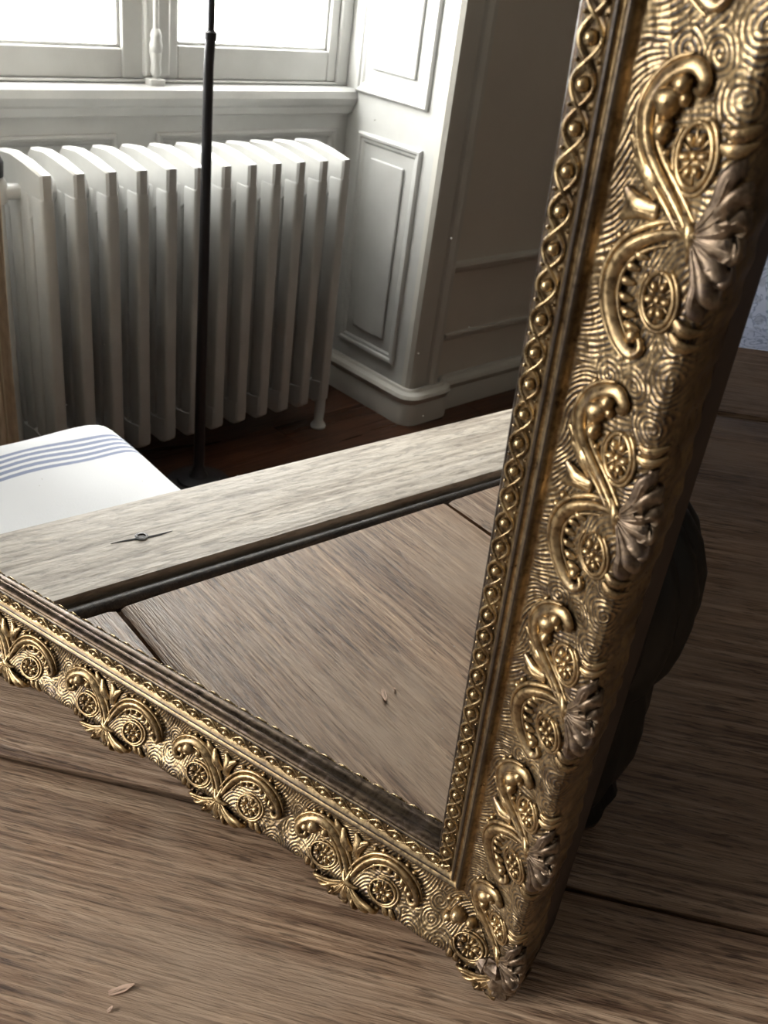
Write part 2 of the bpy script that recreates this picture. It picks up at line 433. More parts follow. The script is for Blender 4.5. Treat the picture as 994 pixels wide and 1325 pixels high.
# window: frame, two casements, cremone bolt, panes
win = empty('window_1', (X(97), 1.86, .806)); tag(win, kind='structure')
def wb(name, boxes, m_=M_TRIM, bev=.004, parent=win):
    mb = MB()
    for (s0, s1, t0, t1, z0, z1) in boxes:
        x0, x1 = sorted((X(s0) - X(97), X(s1) - X(97)))
        mb.box(x0, (t0 - 186) * CM, (z0 - 80.6) * CM, x1, (t1 - 186) * CM, (z1 - 80.6) * CM, bev)
    return mb.build(name, m_, parent)
ZT = NTOP - 3
wb('window_frame', [(S0, S0 + 3.6, 184.5, 192, 80.6, ZT), (S1 - 3.6, S1, 184.5, 192, 80.6, ZT), (S0, S1, 184.5, 192, ZT - 4, ZT), (S0, S1, 184.3, 192, 80.6, 81.2)])
def casement(a, b_, ga, gb, zb):
    c_ = wb('casement', [(a, ga, 185.2, 190, 81.3, ZT - 4), (gb, b_, 185.2, 190, 81.3, ZT - 4), (ga, gb, 185.3, 189.9, 81.3, zb), (ga, gb, 185.3, 189.9, ZT - 10, ZT - 4),
                         (ga, gb, 186, 189, 150, 152.6)])
    wb('glazing_bead', [(ga, ga + .8, 186.2, 188, zb, ZT - 10), (gb - .8, gb, 186.2, 188, zb, ZT - 10), (ga, gb, 186.2, 188, zb, zb + .7)], bev=.002, parent=c_)
    wb('pane', [(ga, gb, 187.9, 188.3, zb, 150)], M_PANE, 0, c_); wb('pane', [(ga, gb, 187.9, 188.3, 152.6, ZT - 10)], M_PANE, 0, c_)
casement(S0 + 3.6, 96.6, S0 + 9, 89.3, 87.2); casement(97.4, S1 - 3.6, 103.0, 146.6, 88.2)
# meeting stile and cremone bolt
wb('meeting_stile', [(94.0, 100.2, 183.6, 185.6, 81.8, ZT - 4)], bev=.006)
cb = MB()
y0 = (182.6 - 186) * CM
cb.tube([(.011, y0, -.002), (.011, y0, ZT * CM - .86)], .0065, 10)
bolt = cb.build('cremone_bolt', M_TRIM, win, sm=True)
cb = MB(); cb.box(.000, y0 - .006, .058, .022, y0 + .012, .072, .003); cb.lathe([(.008, 0), (.013, .006), (.0145, .018), (.011, .030), (.013, .036), (.010, .046), (.007, .050)], 16, (.011, y0, .060))
cb.lathe([(.009, -.012), (.012, -.004), (.010, .012), (.013, .030), (.009, .052)], 14, (.011, y0 + .001, .030))
cb.build('bolt_knob', M_TRIM, bolt, sm=True)
cb = MB(); cb.box(-.008, y0 - .010, -.012, .030, y0 + .016, .012, .004); cb.box(.002, y0 - .016, -.026, .020, y0 + .01, -.008, .004); cb.build('bolt_keeper', M_TRIM, bolt, sm=True)
cb = MB(); cb.tube([(X(149.8) - X(97), -.012, .13), (X(149.8) - X(97), -.012, .24)], .006, 10); cb.build('hinge', M_TRIM, win, sm=True)

# ================================================================ RADIATOR
RS, RTF, RP, RD, RTOP, RBOT = 56.74, 154.9, 6.618, 20.0, 69.7, 7.4
rad = empty('radiator', (X(RS + 5.5 * RP), (RTF + RD / 2) * CM, 0))
tag(rad, 'white cast-iron column radiator standing under the window, seen in the mirror', 'radiator')
def rad_section():
    mb = MB(); hw = .0135
    cols = 4; cw = RD / cols * CM
    y_ = -RD / 2 * CM
    for i in range(cols):
        a = y_ + i * cw + .0035; b_ = y_ + (i + 1) * cw - .0035
        if i == 0: a = y_
        if i == cols - 1: b_ = -y_
        mb.box(-hw, a, .085, hw, b_, .655, .0065)
    # headers: side outline in (y,z), rounded crown
    def header(pts, hw_):
        k_ = len(pts); v = []
        lay = [(-hw_, .86), (-hw_ * .75, .97), (0, 1.0), (hw_ * .75, .97), (hw_, .86)]
        cy = sum(p[0] for p in pts) / k_; cz = sum(p[1] for p in pts) / k_
        lay = [(-hw_, .006), (-hw_ * .62, .0008), (hw_ * .62, .0008), (hw_, .006)]
        for (x_, ins) in lay:
            for (py, pz) in pts:
                d_ = math.hypot(py - cy, pz - cz); q = 1 - ins / max(d_, .001)
                v.append((x_, cy + (py - cy) * q, cz + (pz - cz) * q))
        fc = []
        for j in range(len(lay) - 1):
            for i in range(k_): fc.append((j * k_ + i, j * k_ + (i + 1) % k_, (j + 1) * k_ + (i + 1) % k_, (j + 1) * k_ + i))
        fc += [tuple(range(k_))[::-1], tuple(range((len(lay) - 1) * k_, len(lay) * k_))]
        mb.add(v, fc)
    d = RD / 2 * CM; zt = RTOP * CM; zb = RBOT * CM
    header([(-d, .60), (-d, zt - .002), (-d + .001, zt), (-d * .3, zt + .012), (d * .3, zt + .016), (d - .012, zt + .008), (d, zt - .004), (d, .60), (d * .75, .625), (d * .5, .60), (d * .25, .625), (0, .60), (-d * .25, .625), (-d * .5, .60), (-d * .75, .625)], .0125)
    header([(-d, .14), (-d, zb + .018), (-d + .018, zb), (d - .018, zb), (d, zb + .018), (d, .14), (d * .5, .13), (0, .14), (-d * .5, .13)], .0150)
    return mb
sec_me = rad_section().mesh('radiator_section', True)
hub = MB()
hub.tube([(-RP * CM / 2, 0, 0), (RP * CM / 2, 0, 0)], .026, 16)
hub_me = hub.mesh('hub', True)
foot_mb = MB()
foot_mb.lathe([(.019, 0), (.021, .006), (.012, .022), (.014, .05), (.013, .10)], 12)
foot_me = foot_mb.mesh('feet', True)
for k in range(12):
    xx = X(RS + k * RP) - X(RS + 5.5 * RP)
    s_ = link('section', sec_me, M_RAD, rad, (xx, 0, 0))
    if k < 11:
        for zz in (.645, .115): link('hub', hub_me, M_RAD, s_, (-RP * CM / 2, 0, zz))
    if k in (0, 11):
        for yy in (-.085, .085): link('foot', foot_me, M_RAD, s_, (0, yy, 0))
mb = MB(); mb.tube([(X(RS - 6) - X(RS + 5.5 * RP), 0, .645), (X(RS) - X(RS + 5.5 * RP), 0, .645)], .015, 14)
mb.lathe([(.014, -.02), (.018, -.01), (.018, .02), (.013, .028)], 14, (X(RS - 5.2) - X(RS + 5.5 * RP), 0, .645)); mb.build('valve_body', M_RAD, rad, sm=True)
mb = MB(); mb.lathe([(.012, 0), (.024, .004), (.026, .03), (.02, .042)], 18, (X(RS - 6.4) - X(RS + 5.5 * RP), 0, .672)); mb.build('valve_handwheel', M_BLACK, rad, sm=True)
mb = MB(); mb.tube([(X(RS - 5.2) - X(RS + 5.5 * RP), 0, 0), (X(RS - 5.2) - X(RS + 5.5 * RP), 0, .63)], .010, 12); mb.build('supply_pipe', M_RAD, rad, sm=True)

# ================================================================ FLOOR LAMP
lamp = empty('floor_lamp', (X(85.2), 1.462, 0))
tag(lamp, 'thin black floor lamp pole on a round base before the radiator', 'lamp')
mb = MB(); mb.lathe([(.074, 0), (.077, .005), (.074, .012), (.05, .016), (.048, .022), (.022, .028), (.016, .04), (.012, .055)], 36); mb.build('base', M_BLACK, lamp, sm=True)
mb = MB(); mb.tube([(0, 0, .03), (0, 0, .45), (0, 0, .9), (-.003, 0, .95)], [.0125, .011, .0095, .0095], 14); mb.build('pole', M_BLACK, lamp, sm=True)
mb = MB(); mb.tube([(-.003, 0, .945), (-.004, 0, 1.50)], .0068, 12); mb.lathe([(.0075, -.01), (.0115, -.006), (.0115, .006), (.0075, .01)], 14, (-.003, 0, .95)); mb.build('upper_pole', M_BLACK, lamp, sm=True)
mb = MB(); mb.lathe([(.16, 0), (.11, .20)], 32, (-.004, 0, 1.45)); mb.build('lamp_shade', M_SHADE, lamp, sm=True)
mb = MB(); mb.tube(spline([(.06, 0, .006), (.02, -.11, .005), (-.06, -.15, .005), (-.085, -.115, .008)], 6), .003, 8); cd = mb.build('cord', M_BLACK, lamp, sm=True)
mb = MB(); mb.lathe([(.036, 0), (.038, .010), (.033, .017), (.012, .019)], 24, (-.115, -.085, 0)); mb.build('foot_switch', M_BLACK, lamp, sm=True)

# ================================================================ CURTAIN at the left of the window
cur = empty('curtain', (X(33), 1.425, .01)); tag(cur, 'tan linen curtain edge hanging to the left of the radiator, at the picture edge', 'curtain')
v = []; fc = []; ns, nz = 60, 30
for j in range(nz + 1):
    zz = 2.58 * j / nz
    for i in range(ns + 1):
        q = i / ns; off = .0045 * math.sin(zz * 5)
        v.append((-.098 + q * .24 + off, .016 * math.sin(q * 26 + .4 * math.sin(zz * 2)), zz))
for j in range(nz):
    for i in range(ns): fc.append((j * (ns + 1) + i, j * (ns + 1) + i + 1, (j + 1) * (ns + 1) + i + 1, (j + 1) * (ns + 1) + i))
mb = MB().add(v, fc); me = mb.mesh('fabric', True)
o = link('fabric', me, M_TAN, cur); so = o.modifiers.new('thick', 'SOLIDIFY'); so.thickness = .002
mb = MB(); mb.tube([(-.082 + .0045 * math.sin(q * 5), .016 * math.sin((.016 / .24) * 26) - .004, q) for q in np.linspace(0, 2.58, 30)], .002, 6); mb.build('seam', M_SEAM, cur)
mb = MB(); mb.tube([(-.15, 0, 2.60), (.2, 0, 2.60)], .012, 12); mb.build('curtain_rod', M_BLACK, cur)

# ================================================================ TABLE
PA = 0.3436      # plank direction in the table frame
tab_c = TW(0, 0, -FLOOR)
TROT = math.atan2(-math.cos(PSI), -math.sin(PSI)) + PA
table = empty('table', (tab_c.x, tab_c.y, 0), TROT)
tag(table, 'weathered oak plank table with a pale grey end board, carrying the gilt mirror', 'table')
# table local: x along the planks, y across, z up; plank top at 0.75
X0, X1 = -29.5, 108.0
def plank_mesh(w, L, seed, top_round=.0022, th=.026, nx=40, wav=.0008):
    """A board, X along the grain, softly uneven edges, corner at origin."""
    r = np.random.default_rng(seed); ny = 8
    xs = np.linspace(0, L, nx + 1); ws = [0] + [w * q for q in (.012, .08, .3, .5, .7, .92, .988)] + [w]
    e0 = wav * np.convolve(r.normal(0, 1, nx + 1), [.3, .5, .3], 'same'); e1 = wav * np.convolve(r.normal(0, 1, nx + 1), [.3, .5, .3], 'same')
    v = []; fc = []
    for i, x_ in enumerate(xs):
        for j, y_ in enumerate(ws):
            yy = y_ + (e0[i] if j == 0 else e1[i] if j == len(ws) - 1 else 0)
            zz = -top_round if j in (0, len(ws) - 1) else (-top_round * .15 if j in (1, len(ws) - 2) else 0)
            v.append((x_, yy, zz))
        v.append((x_, w + e1[i], -th)); v.append((x_, e0[i], -th))
    k_ = len(ws) + 2
    for i in range(nx):
        for j in range(k_): fc.append((i * k_ + j, (i + 1) * k_ + j, (i + 1) * k_ + (j + 1) % k_, i * k_ + (j + 1) % k_))
    fc += [tuple(range(k_)), tuple(range(nx * k_, (nx + 1) * k_))[::-1]]
    return MB().add(v, fc)
gaps = [-58.5, -28.93, 0.15, 45.2, 57.2]
for i in range(4):
    g0, g1 = gaps[i] + .28, gaps[i + 1] - .05
    o = plank_mesh((g1 - g0) * CM, (X1 - X0) * CM, 11 + i).build('plank', M_PLANK, table, (X0 * CM, g0 * CM, .75), sm=True)
o = plank_mesh(.092, 1.157, 33, .003, .032, 60, .0010)
eb = o.build('end_board', M_END, table, (-31.15 * CM, -58.5 * CM, .75), sm=True); eb.rotation_euler = (0, 0, math.radians(90.9))
eb['label'] = 'pale grey end board with a small knot hole'
mb = MB(); mb.tube([(0, 0, 0), (.0, 1.15, 0)], .0062, 12)
ed = mb.build('edge_bead', M_DARKWOOD, table, (-30.35 * CM, -58.3 * CM, .7395), sm=True); ed.rotation_euler = (0, 0, math.radians(.9)); ed['label'] = 'dark rounded strip along the end board'
mb = MB(); mb.box(-.30, -.57, .708, 1.06, .565, .723); mb.build('underboard', M_GAP, table)
mb = MB(); mb.box(-.28, -.55, .62, 1.04, -.525, .708, .002); mb.box(-.28, .52, .62, 1.04, .545, .708, .002); mb.box(-.28, -.55, .62, -.255, .545, .708, .002); mb.box(1.015, -.55, .62, 1.04, .545, .708, .002)
mb.build('apron', M_DARKWOOD, table)
for (lx, ly) in ((-.25, -.52), (-.25, .515), (1.01, -.52), (1.01, .515)):
    mb = MB(); mb.lathe([(.02, 0), (.026, .03), (.024, .10), (.034, .35), (.030, .55), (.038, .60), (.038, .70)], 16); mb.build('leg', M_DARKWOOD, table, (lx, ly, 0), sm=True)
# knot in the end board
kn = TW(-32.5, -16.7, .8)
mb = MB(); mb.lathe([(.0035, -.0006), (.0048, .0004), (.0030, .0007), (.0026, -.0002)], 16)
kl = table.matrix_world
def t_local(X_, Y_, Z_=0.0):
    c_, s_ = math.cos(PA), math.sin(PA)
    return Vector(((X_ * c_ + Y_ * s_) * CM, (-X_ * s_ + Y_ * c_) * CM, (Z_ + FLOOR) * CM))
mb.build('knot', M_DARKWOOD, table, t_local(-32.6, -16.7, .05), sm=True)
mb = MB(); v = []; fc = []
for i in range(9):
    q = i / 8; hw_ = .0011 * math.sin(PI * q) ** .7 + .0001; y_ = -.026 + .046 * q; x_ = .0012 * math.sin(5 * q)
    v += [(x_ - hw_, y_, .0), (x_ + hw_, y_, .0), (x_ + hw_, y_, .0003), (x_ - hw_, y_, .0003)]
for i in range(8):
    for j in range(4): fc.append((i * 4 + j, i * 4 + (j + 1) % 4, (i + 1) * 4 + (j + 1) % 4, (i + 1) * 4 + j))
o = MB().add(v, fc).build('crack', M_GAP, table, t_local(-32.6, -16.4, .0)); o.rotation_euler = (0, 0, math.radians(5))

# ================================================================ STOOL with the striped cushion
ST = (-14.0, 37.3, 48.0, 98.3)
stool = empty('stool', (X((ST[0] + ST[1]) / 2), (ST[2] + ST[3]) / 2 * CM, 0))
tag(stool, 'stool with a white cushion crossed by blue stripes, beside the table end', 'stool')
sw, sd = (ST[1] - ST[0]) / 2 * CM, (ST[3] - ST[2]) / 2 * CM
def cushion(hw_, hd, z0, z1, n_=36, p_=7.0, lump=.003, seed=2):
    mb = MB(); r = np.random.default_rng(seed); v = []; fc = []
    us = np.linspace(-1, 1, n_ + 1)
    def edge(u_): return math.copysign(1 - (1 - abs(u_)) ** 1.6, u_)
    for sgn in (1, -1):
        for a in us:
            for b_ in us:
                x_, y_ = edge(a), edge(b_)
                k_ = (max(0.0, 1 - abs(x_) ** p_) * max(0.0, 1 - abs(y_) ** p_)) ** .42
                sx = hw_ * x_ * (1 - .03 * (1 - y_ * y_) + .0); sy = hd * y_ * (1 - .02 * (1 - x_ * x_))
                zz = (z0 + z1) / 2 + sgn * (z1 - z0) / 2 * k_ + lump * math.sin(9 * x_ + 3 * y_) * math.sin(6 * y_ + 1) * k_
                v.append((sx, sy, zz))
    m1 = (n_ + 1) ** 2
    for i in range(n_):
        for j in range(n_):
            a = i * (n_ + 1) + j
            fc.append((a, a + n_ + 1, a + n_ + 2, a + 1)); fc.append((m1 + a, m1 + a + 1, m1 + a + n_ + 2, m1 + a + n_ + 1))
    return mb.add(v, fc)
me = cushion(sw, sd, .43, .516, p_=12.0).mesh('cushion', True)
# stripes are laid in the cushion's own coordinates: y towards the window
o = link('cushion', me, M_STRIPE, stool)
o['label'] = 'white cotton cushion with a band of thin blue stripes'
mb = MB(); mb.box(-sw + .02, -sd + .02, .39, sw - .02, sd - .02, .44, .006); mb.build('seat_frame', M_DARKWOOD, stool)
for a in (-1, 1):
    for b_ in (-1, 1):
        mb = MB(); mb.lathe([(.015, 0), (.02, .05), (.022, .25), (.026, .40)], 14); mb.build('leg', M_DARKWOOD, stool, (a * (sw - .05), b_ * (sd - .05), 0), sm=True)

# ================================================================ ARMCHAIR behind the table
ac = TW(-16, 112, -FLOOR)
arm = empty('armchair', (ac.x, ac.y, 0), math.atan2(-math.cos(PSI), -math.sin(PSI)))
tag(arm, 'armchair in pale blue and white printed cotton beyond the dark table edge', 'armchair')
o = link('seat_cushion', cushion(.36, .27, .40, .54).mesh('seat_cushion', True), M_TOILE, arm, (0, -.08, -.0))
o = link('backrest', cushion(.40, .40, 0, .16).mesh('backrest', True), M_TOILE, arm, (0, .10, .60)); o.rotation_euler = (math.radians(80), 0, 0)
for a in (-1, 1): link('armrest', cushion(.32, .16, 0, .13).mesh('armrest', True), M_TOILE, arm, (a * .43, -.06, .50)).rotation_euler = (math.radians(90), 0, math.radians(90))
mb = MB(); mb.box(-.36, -.34, .20, .36, .24, .42, .02); mb.build('seat_base', M_TOILE, arm)
for a in (-1, 1):
    for b_ in (-.30, .20):
        mb = MB(); mb.lathe([(.014, 0), (.022, .20)], 12); mb.build('leg', M_DARKWOOD, arm, (a * .32, b_, 0))

# ================================================================ WOOD CHIPS on the table
def chip(name, X_, Y_, L, w, ang, label, seed):
    r = random.Random(seed); pts = []
    for i in range(7):
        q = i / 6; hw_ = w / 2 * (math.sin(PI * min(1, q * .8 + .18)) ** .6) * r.uniform(.7, 1.15)
        pts.append((q * L - L / 2, hw_, .0004 + .0012 * q * q))
    v = []; fc = []
    for (x_, h_, z_) in pts: v += [(x_, -h_, z_), (x_, h_ * .8, z_ + .0004), (x_, h_ * .8, z_ + .0009), (x_, -h_, z_ + .0006)]
    for i in range(6):
        for j in range(4): fc.append((i * 4 + j, i * 4 + (j + 1) % 4, (i + 1) * 4 + (j + 1) % 4, (i + 1) * 4 + j))
    fc += [(0, 1, 2, 3), (24, 25, 26, 27)]
    o = MB().add(v, fc).build(name, M_CHIP); o.location = TW(X_, Y_, .0); o.rotation_euler = (0, 0, TROT + ang)
    tag(o, label, 'wood chip')
chip('wood_chip', -9.95, -13.65, .0115, .0036, .55, 'small pale wood chip lying on the table plank near the lower left', 3)
chip('wood_crumb', -9.75, -14.55, .0028, .0016, .9, 'tiny pale crumb just below the larger wood chip on the table', 5)

# ================================================================ DARK VASE behind the frame
vz = TW(0.1, 6.7, .1)
vase = empty('vase', vz, 0); tag(vase, 'dark fluted vase with a bulging ribbed body standing behind the frame', 'vase')
fl_ = lambda a, z_: 1 + .05 * abs(math.sin(9 * a)) - .02
mb = MB(); mb.lathe([(.040, 0), (.043, .004), (.044, .010), (.040, .018), (.043, .03), (.0465, .05), (.047, .07), (.0455, .09), (.042, .105), (.040, .115)], 72, flute=lambda a, z_: 1 + .025 * math.sin(14 * a + z_ * 40))
mb.build('foot', M_URN, vase, sm=True)
mb = MB(); mb.lathe([(.040, .110), (.047, .113), (.0495, .120), (.0515, .132), (.0525, .148), (.051, .165), (.046, .180), (.038, .192), (.028, .201), (.020, .206), (.018, .212)], 144, flute=fl_)
mb.build('body', M_URN, vase, sm=True)

# ================================================================ GILT MIRROR
# frame coordinates (cm): a leftwards, b up the mirror, n towards the viewer; origin at the corner of the two bead lines
O = Vector((0, -3.0774, 4.9179)); LE = math.asin(0.0672)
mirror = empty('gilt_mirror', TW(*(O + Vector((0, 0, .05)))))
mirror.rotation_euler = (Matrix.Rotation(math.atan2(-math.cos(PSI), -math.sin(PSI)), 3, 'Z') @ Matrix.Rotation(-LE, 3, 'X')).to_euler()
tag(mirror, 'large mirror in a heavily carved gilt frame leaning upright on the table', 'mirror')
WD, HT = 46.0, 60.0
hw_pts = np.array([(-.38, -.16), (-.30, -.05), (-.1, -.06), (.1, -.06), (.28, -.04), (.36, .0), (.42, .10), (.50, .19), (.58, .19), (.64, .09), (.68, .09), (.76, .21), (.86, .25), (.95, .19), (1.02, .06), (1.12, -.02),
                   (1.5, -.01), (1.8, .07), (2.2, .25), (2.8, .52), (3.2, .76), (3.7, 1.12), (4.0, 1.20), (4.25, 1.16), (4.42, 1.0), (4.56, .74), (4.68, .4), (4.75, -.1), (4.79, -.7)])
def hprof(w): return np.interp(w, hw_pts[:, 0], hw_pts[:, 1])
PER = 7.9263
JR = [29.55 - PER * k for k in range(-3, 5)]        # junctions up the right rail (b)
JB = [27.967 - PER * k for k in range(-3, 5)]       # junctions along the bottom rail (a)
def comb(xi, w, J):
    """Combed gesso: spirals between the motifs, wavy hatching elsewhere."""
    x = np.mod(xi - J + 2.6, PER) - 2.6               # -2.6 .. 5.33
    K = 2 * PI / .148
    x = x + .03 * np.sin(3.3 * w + 2.3 * xi) + .02 * np.sin(7.7 * w - 5.1 * xi); w0_ = w; w = w + .04 * np.sin(2.9 * xi + 1.3 * w)
    phi = K * (.68 * x - .72 * w + .30 * np.sin(1.5 * w + .9 * x) + .12 * np.sin(2.1 * x))
    band = K * (.55 * x - .75 * w + .25 * np.sin(2.5 * x))
    k2 = 1 / (1 + np.exp(-(x - 3.95) * 9))
    phi = np.where((x > 3.4) & (w < 3.2), K * np.hypot(x - 5.6, (w - .9) * .9), phi)
    out = np.sin(phi)
    for (cx, cw, R, sg) in ((2.95, 4.0, .78, 1), (4.35, 4.1, .80, -1), (3.6, 3.15, .55, 1), (-.15 + PER - 2.4, 3.9, .5, 1), (-2.4, 3.9, .6, -1), (3.55, 2.3, .5, -1)):
        d = np.hypot(x - cx, w - cw); an = np.arctan2(w - cw, x - cx)
        s_ = np.sin(K * d + sg * an)
        out = np.where(d < R, s_, out)
    amp = (.024 + .012 * np.sin(1.9 * xi + 2.3 * w) * np.sin(3.1 * w - xi)) * np.clip((w - 1.15) / .1, 0, 1) * np.clip((4.7 - w) / .25, 0, 1)
    amp = amp * (.75 + .35 * np.sin(11.3 * xi + 4 * w) * np.sin(9.1 * w - 3.7 * xi))
    return out * amp
def hfield(xi, w, J, seed):
    h = hprof(w) + comb(xi, w, J)
    r = np.random.default_rng(seed)
    # slow unevenness, scalloped outer edge, small nicks on the ridges
    h = h + .03 * np.sin(xi * 1.3 + 1) * np.clip((w - 1.5), 0, 1) + .012 * np.sin(xi * 7.1 + 3 * w) * (w > 1.1)
    nz = sum(a_ * np.sin(f1 * xi + f2 * w + p_) * np.sin(g1 * xi - g2 * w + q_) for a_, f1, f2, g1, g2, p_, q_ in
             ((.008, 13.1, 7.3, 5.9, 15.7, 0, 1), (.006, 23.7, 9.1, 8.3, 27.1, 2, .4), (.005, 37.3, 21.7, 17.9, 41.3, 1, 3)))
    h = h + nz * np.clip((w - 1.1) / .3, 0.12, 1)
    x = np.mod(xi - J + 2.6, PER) - 2.6
    # broad cushion under the two rosettes and around the stems
    for (cx, cw, sx, sw_, hh) in ((1.6, 3.1, .9, .7, .12), (-1.75, 3.1, .8, .7, .12), (0, 3.7, .7, .5, .1), (3.6, 4.15, 1.3, .45, .10)):
        h = h + hh * np.exp(-((x - cx) / sx) ** 2 - ((w - cw) / sw_) ** 2)
    return h
def wshift(xi, w, J):
    """Outer contour swings in and out with the leaves."""
    x = np.mod(xi - J + 2.6, PER) - 2.6
    k_ = np.clip((w - 4.1) / .6, 0, 1)
    return k_ * (-.05 + .06 * np.cos(2 * PI * x / PER) + .03 * np.sin(2 * PI * x / 1.1))
def maps(kind):
    if kind == 'right': return lambda xi, w, n_: np.stack([w, -n_, xi], -1) * CM
    return lambda xi, w, n_: np.stack([-xi, -n_, -w], -1) * CM
def rail_grid(kind, L, J, fine_to):
    ws = np.concatenate([np.arange(-.38, 1.12, .04), np.arange(1.12, 4.55, .034), np.array([4.55, 4.59, 4.63, 4.67, 4.70, 4.725, 4.75, 4.77, 4.79])])
    xs = np.concatenate([np.arange(-4.9, fine_to, .037), np.arange(fine_to, L + 4.9, .25), [L + 4.9]])
    XI, WW = np.meshgrid(xs, ws, indexing='ij')
    XI = np.clip(XI, -WW, L + WW)
    N = hfield(XI, WW, J, 1)
    P = maps(kind)(XI, WW + wshift(XI, WW, J), N)
    nx, nw = XI.shape
    idx = np.arange(nx * nw).reshape(nx, nw)
    a, b_, c_, d = idx[:-1, :-1], idx[1:, :-1], idx[1:, 1:], idx[:-1, 1:]
    span = (XI[1:, :-1] - XI[:-1, :-1]) + (XI[1:, 1:] - XI[:-1, 1:])
    keep = span > 1e-6
    q = np.stack([a, b_, c_, d], -1)[keep] if kind == 'right' else np.stack([a, d, c_, b_], -1)[keep]
    me = bpy.data.meshes.new(kind + '_rail')
    me.vertices.add(nx * nw); me.vertices.foreach_set('co', P.reshape(-1).astype(np.float32))
    me.loops.add(q.size); me.loops.foreach_set('vertex_index', q.reshape(-1).astype(np.int32))
    me.polygons.add(len(q)); me.polygons.foreach_set('loop_start', np.arange(0, q.size, 4, dtype=np.int32))
    try: me.polygons.foreach_set('loop_total', np.full(len(q), 4, dtype=np.int32))
    except Exception: pass
    me.update(calc_edges=True); me.validate()
    me.polygons.foreach_set('use_smooth', np.ones(len(me.polygons), dtype=bool))
    me.materials.append(M_GILT)
    return me
def prism_rail(kind, L, prof, name, m_, closed=True, sm=True):
    mb = MB(); F = maps(kind); k_ = len(prof); v = []
    for end in (0, 1):
        for (w, n_) in prof:
            v.append(tuple(F(np.array(-w if end == 0 else L + w, float), np.array(w, float), np.array(n_, float))))
    fc = [(i, (i + 1) % k_, (i + 1) % k_ + k_, i + k_) for i in range(k_)] + [tuple(range(k_))[::-1], tuple(range(k_, 2 * k_))]
    me = mb.add(v, fc).mesh(name, sm); me.materials.append(m_); return me
rail_me = {'right': rail_grid('right', HT, JR[0], 38.0), 'bottom': rail_grid('bottom', WD, JB[0], 34.0)}
LIP = [(-.36, -.13), (-.43, -.16), (-.50, -.26), (-.54, -.42), (-.53, -.58), (-.47, -.72), (-.41, -.82), (-.40, -2.6), (.6, -2.6), (.6, -.13)]
SIDE = [(.55, -2.4), (.55, -.15), (1.2, -.12), (1.8, -.05), (2.8, .35), (3.7, .9), (4.3, 1.05), (4.36, .4), (4.48, -.6), (4.70, -.72), (4.70, -3.2), (4.62, -3.4), (.55, -3.4)]
lip_me = {k: prism_rail(k, L, LIP, 'lip', M_LIP) for k, L in (('right', HT), ('bottom', WD))}
side_me = {k: prism_rail(k, L, SIDE, 'side_board', M_SIDE, sm=False) for k, L in (('right', HT), ('bottom', WD))}
rails = {}
for kind, base in (('right', 'right'), ('left', 'right'), ('bottom', 'bottom'), ('top', 'bottom')):
    o = link('carved_rail', rail_me[base], None, mirror)
    if kind == 'left': o.scale = (-1, 1, 1); o.location = (-WD * CM, 0, 0)
    if kind == 'top': o.scale = (1, 1, -1); o.location = (0, 0, HT * CM)
    rails[kind] = o
    link('lip', lip_me[base], None, o); link('side_board', side_me[base], None, o)
    o['label'] = 'gilt rail of the frame'
# glass, very slightly out of the frame's plane
mb = MB()
gp = lambda a, b_: (-a * CM, (.80 - .0079 * a + .0229 * b_) * CM, b_ * CM)
mb.add([gp(-.5, -.5), gp(WD + .5, -.5), gp(WD + .5, HT + .5), gp(-.5, HT + .5)] + [(p[0], p[1] + .003, p[2]) for p in (gp(-.5, -.5), gp(WD + .5, -.5), gp(WD + .5, HT + .5), gp(-.5, HT + .5))],
       [(0, 1, 2, 3), (7, 6, 5, 4), (0, 4, 5, 1), (1, 5, 6, 2), (2, 6, 7, 3), (3, 7, 4, 0)])
mb.build('mirror_glass', M_GLASS, mirror)
mb = MB(); mb.box((-WD - 4.4) * CM, .0278, -4.4 * CM, 4.4 * CM, .0336, (HT + 4.4) * CM); mb.build('back_panel', M_SIDE, mirror)
# a little dust on the glass
mb = MB(); r = random.Random(8)
for _ in range(46):
    a, b_ = r.uniform(1, 29), r.uniform(2, 38); s_ = r.uniform(.012, .028)
    g_ = Vector(gp(a, b_)); an = r.uniform(0, 6)
    mb.box(g_.x - s_ * CM, g_.y - .00012, g_.z - s_ * .6 * CM, g_.x + s_ * CM, g_.y - .00002, g_.z + s_ * .6 * CM)
M_DUST, *_ = mat('dust', (.55, .53, .48), .9)
o = mb.build('dust', M_DUST, mirror); o['kind'] = 'stuff'

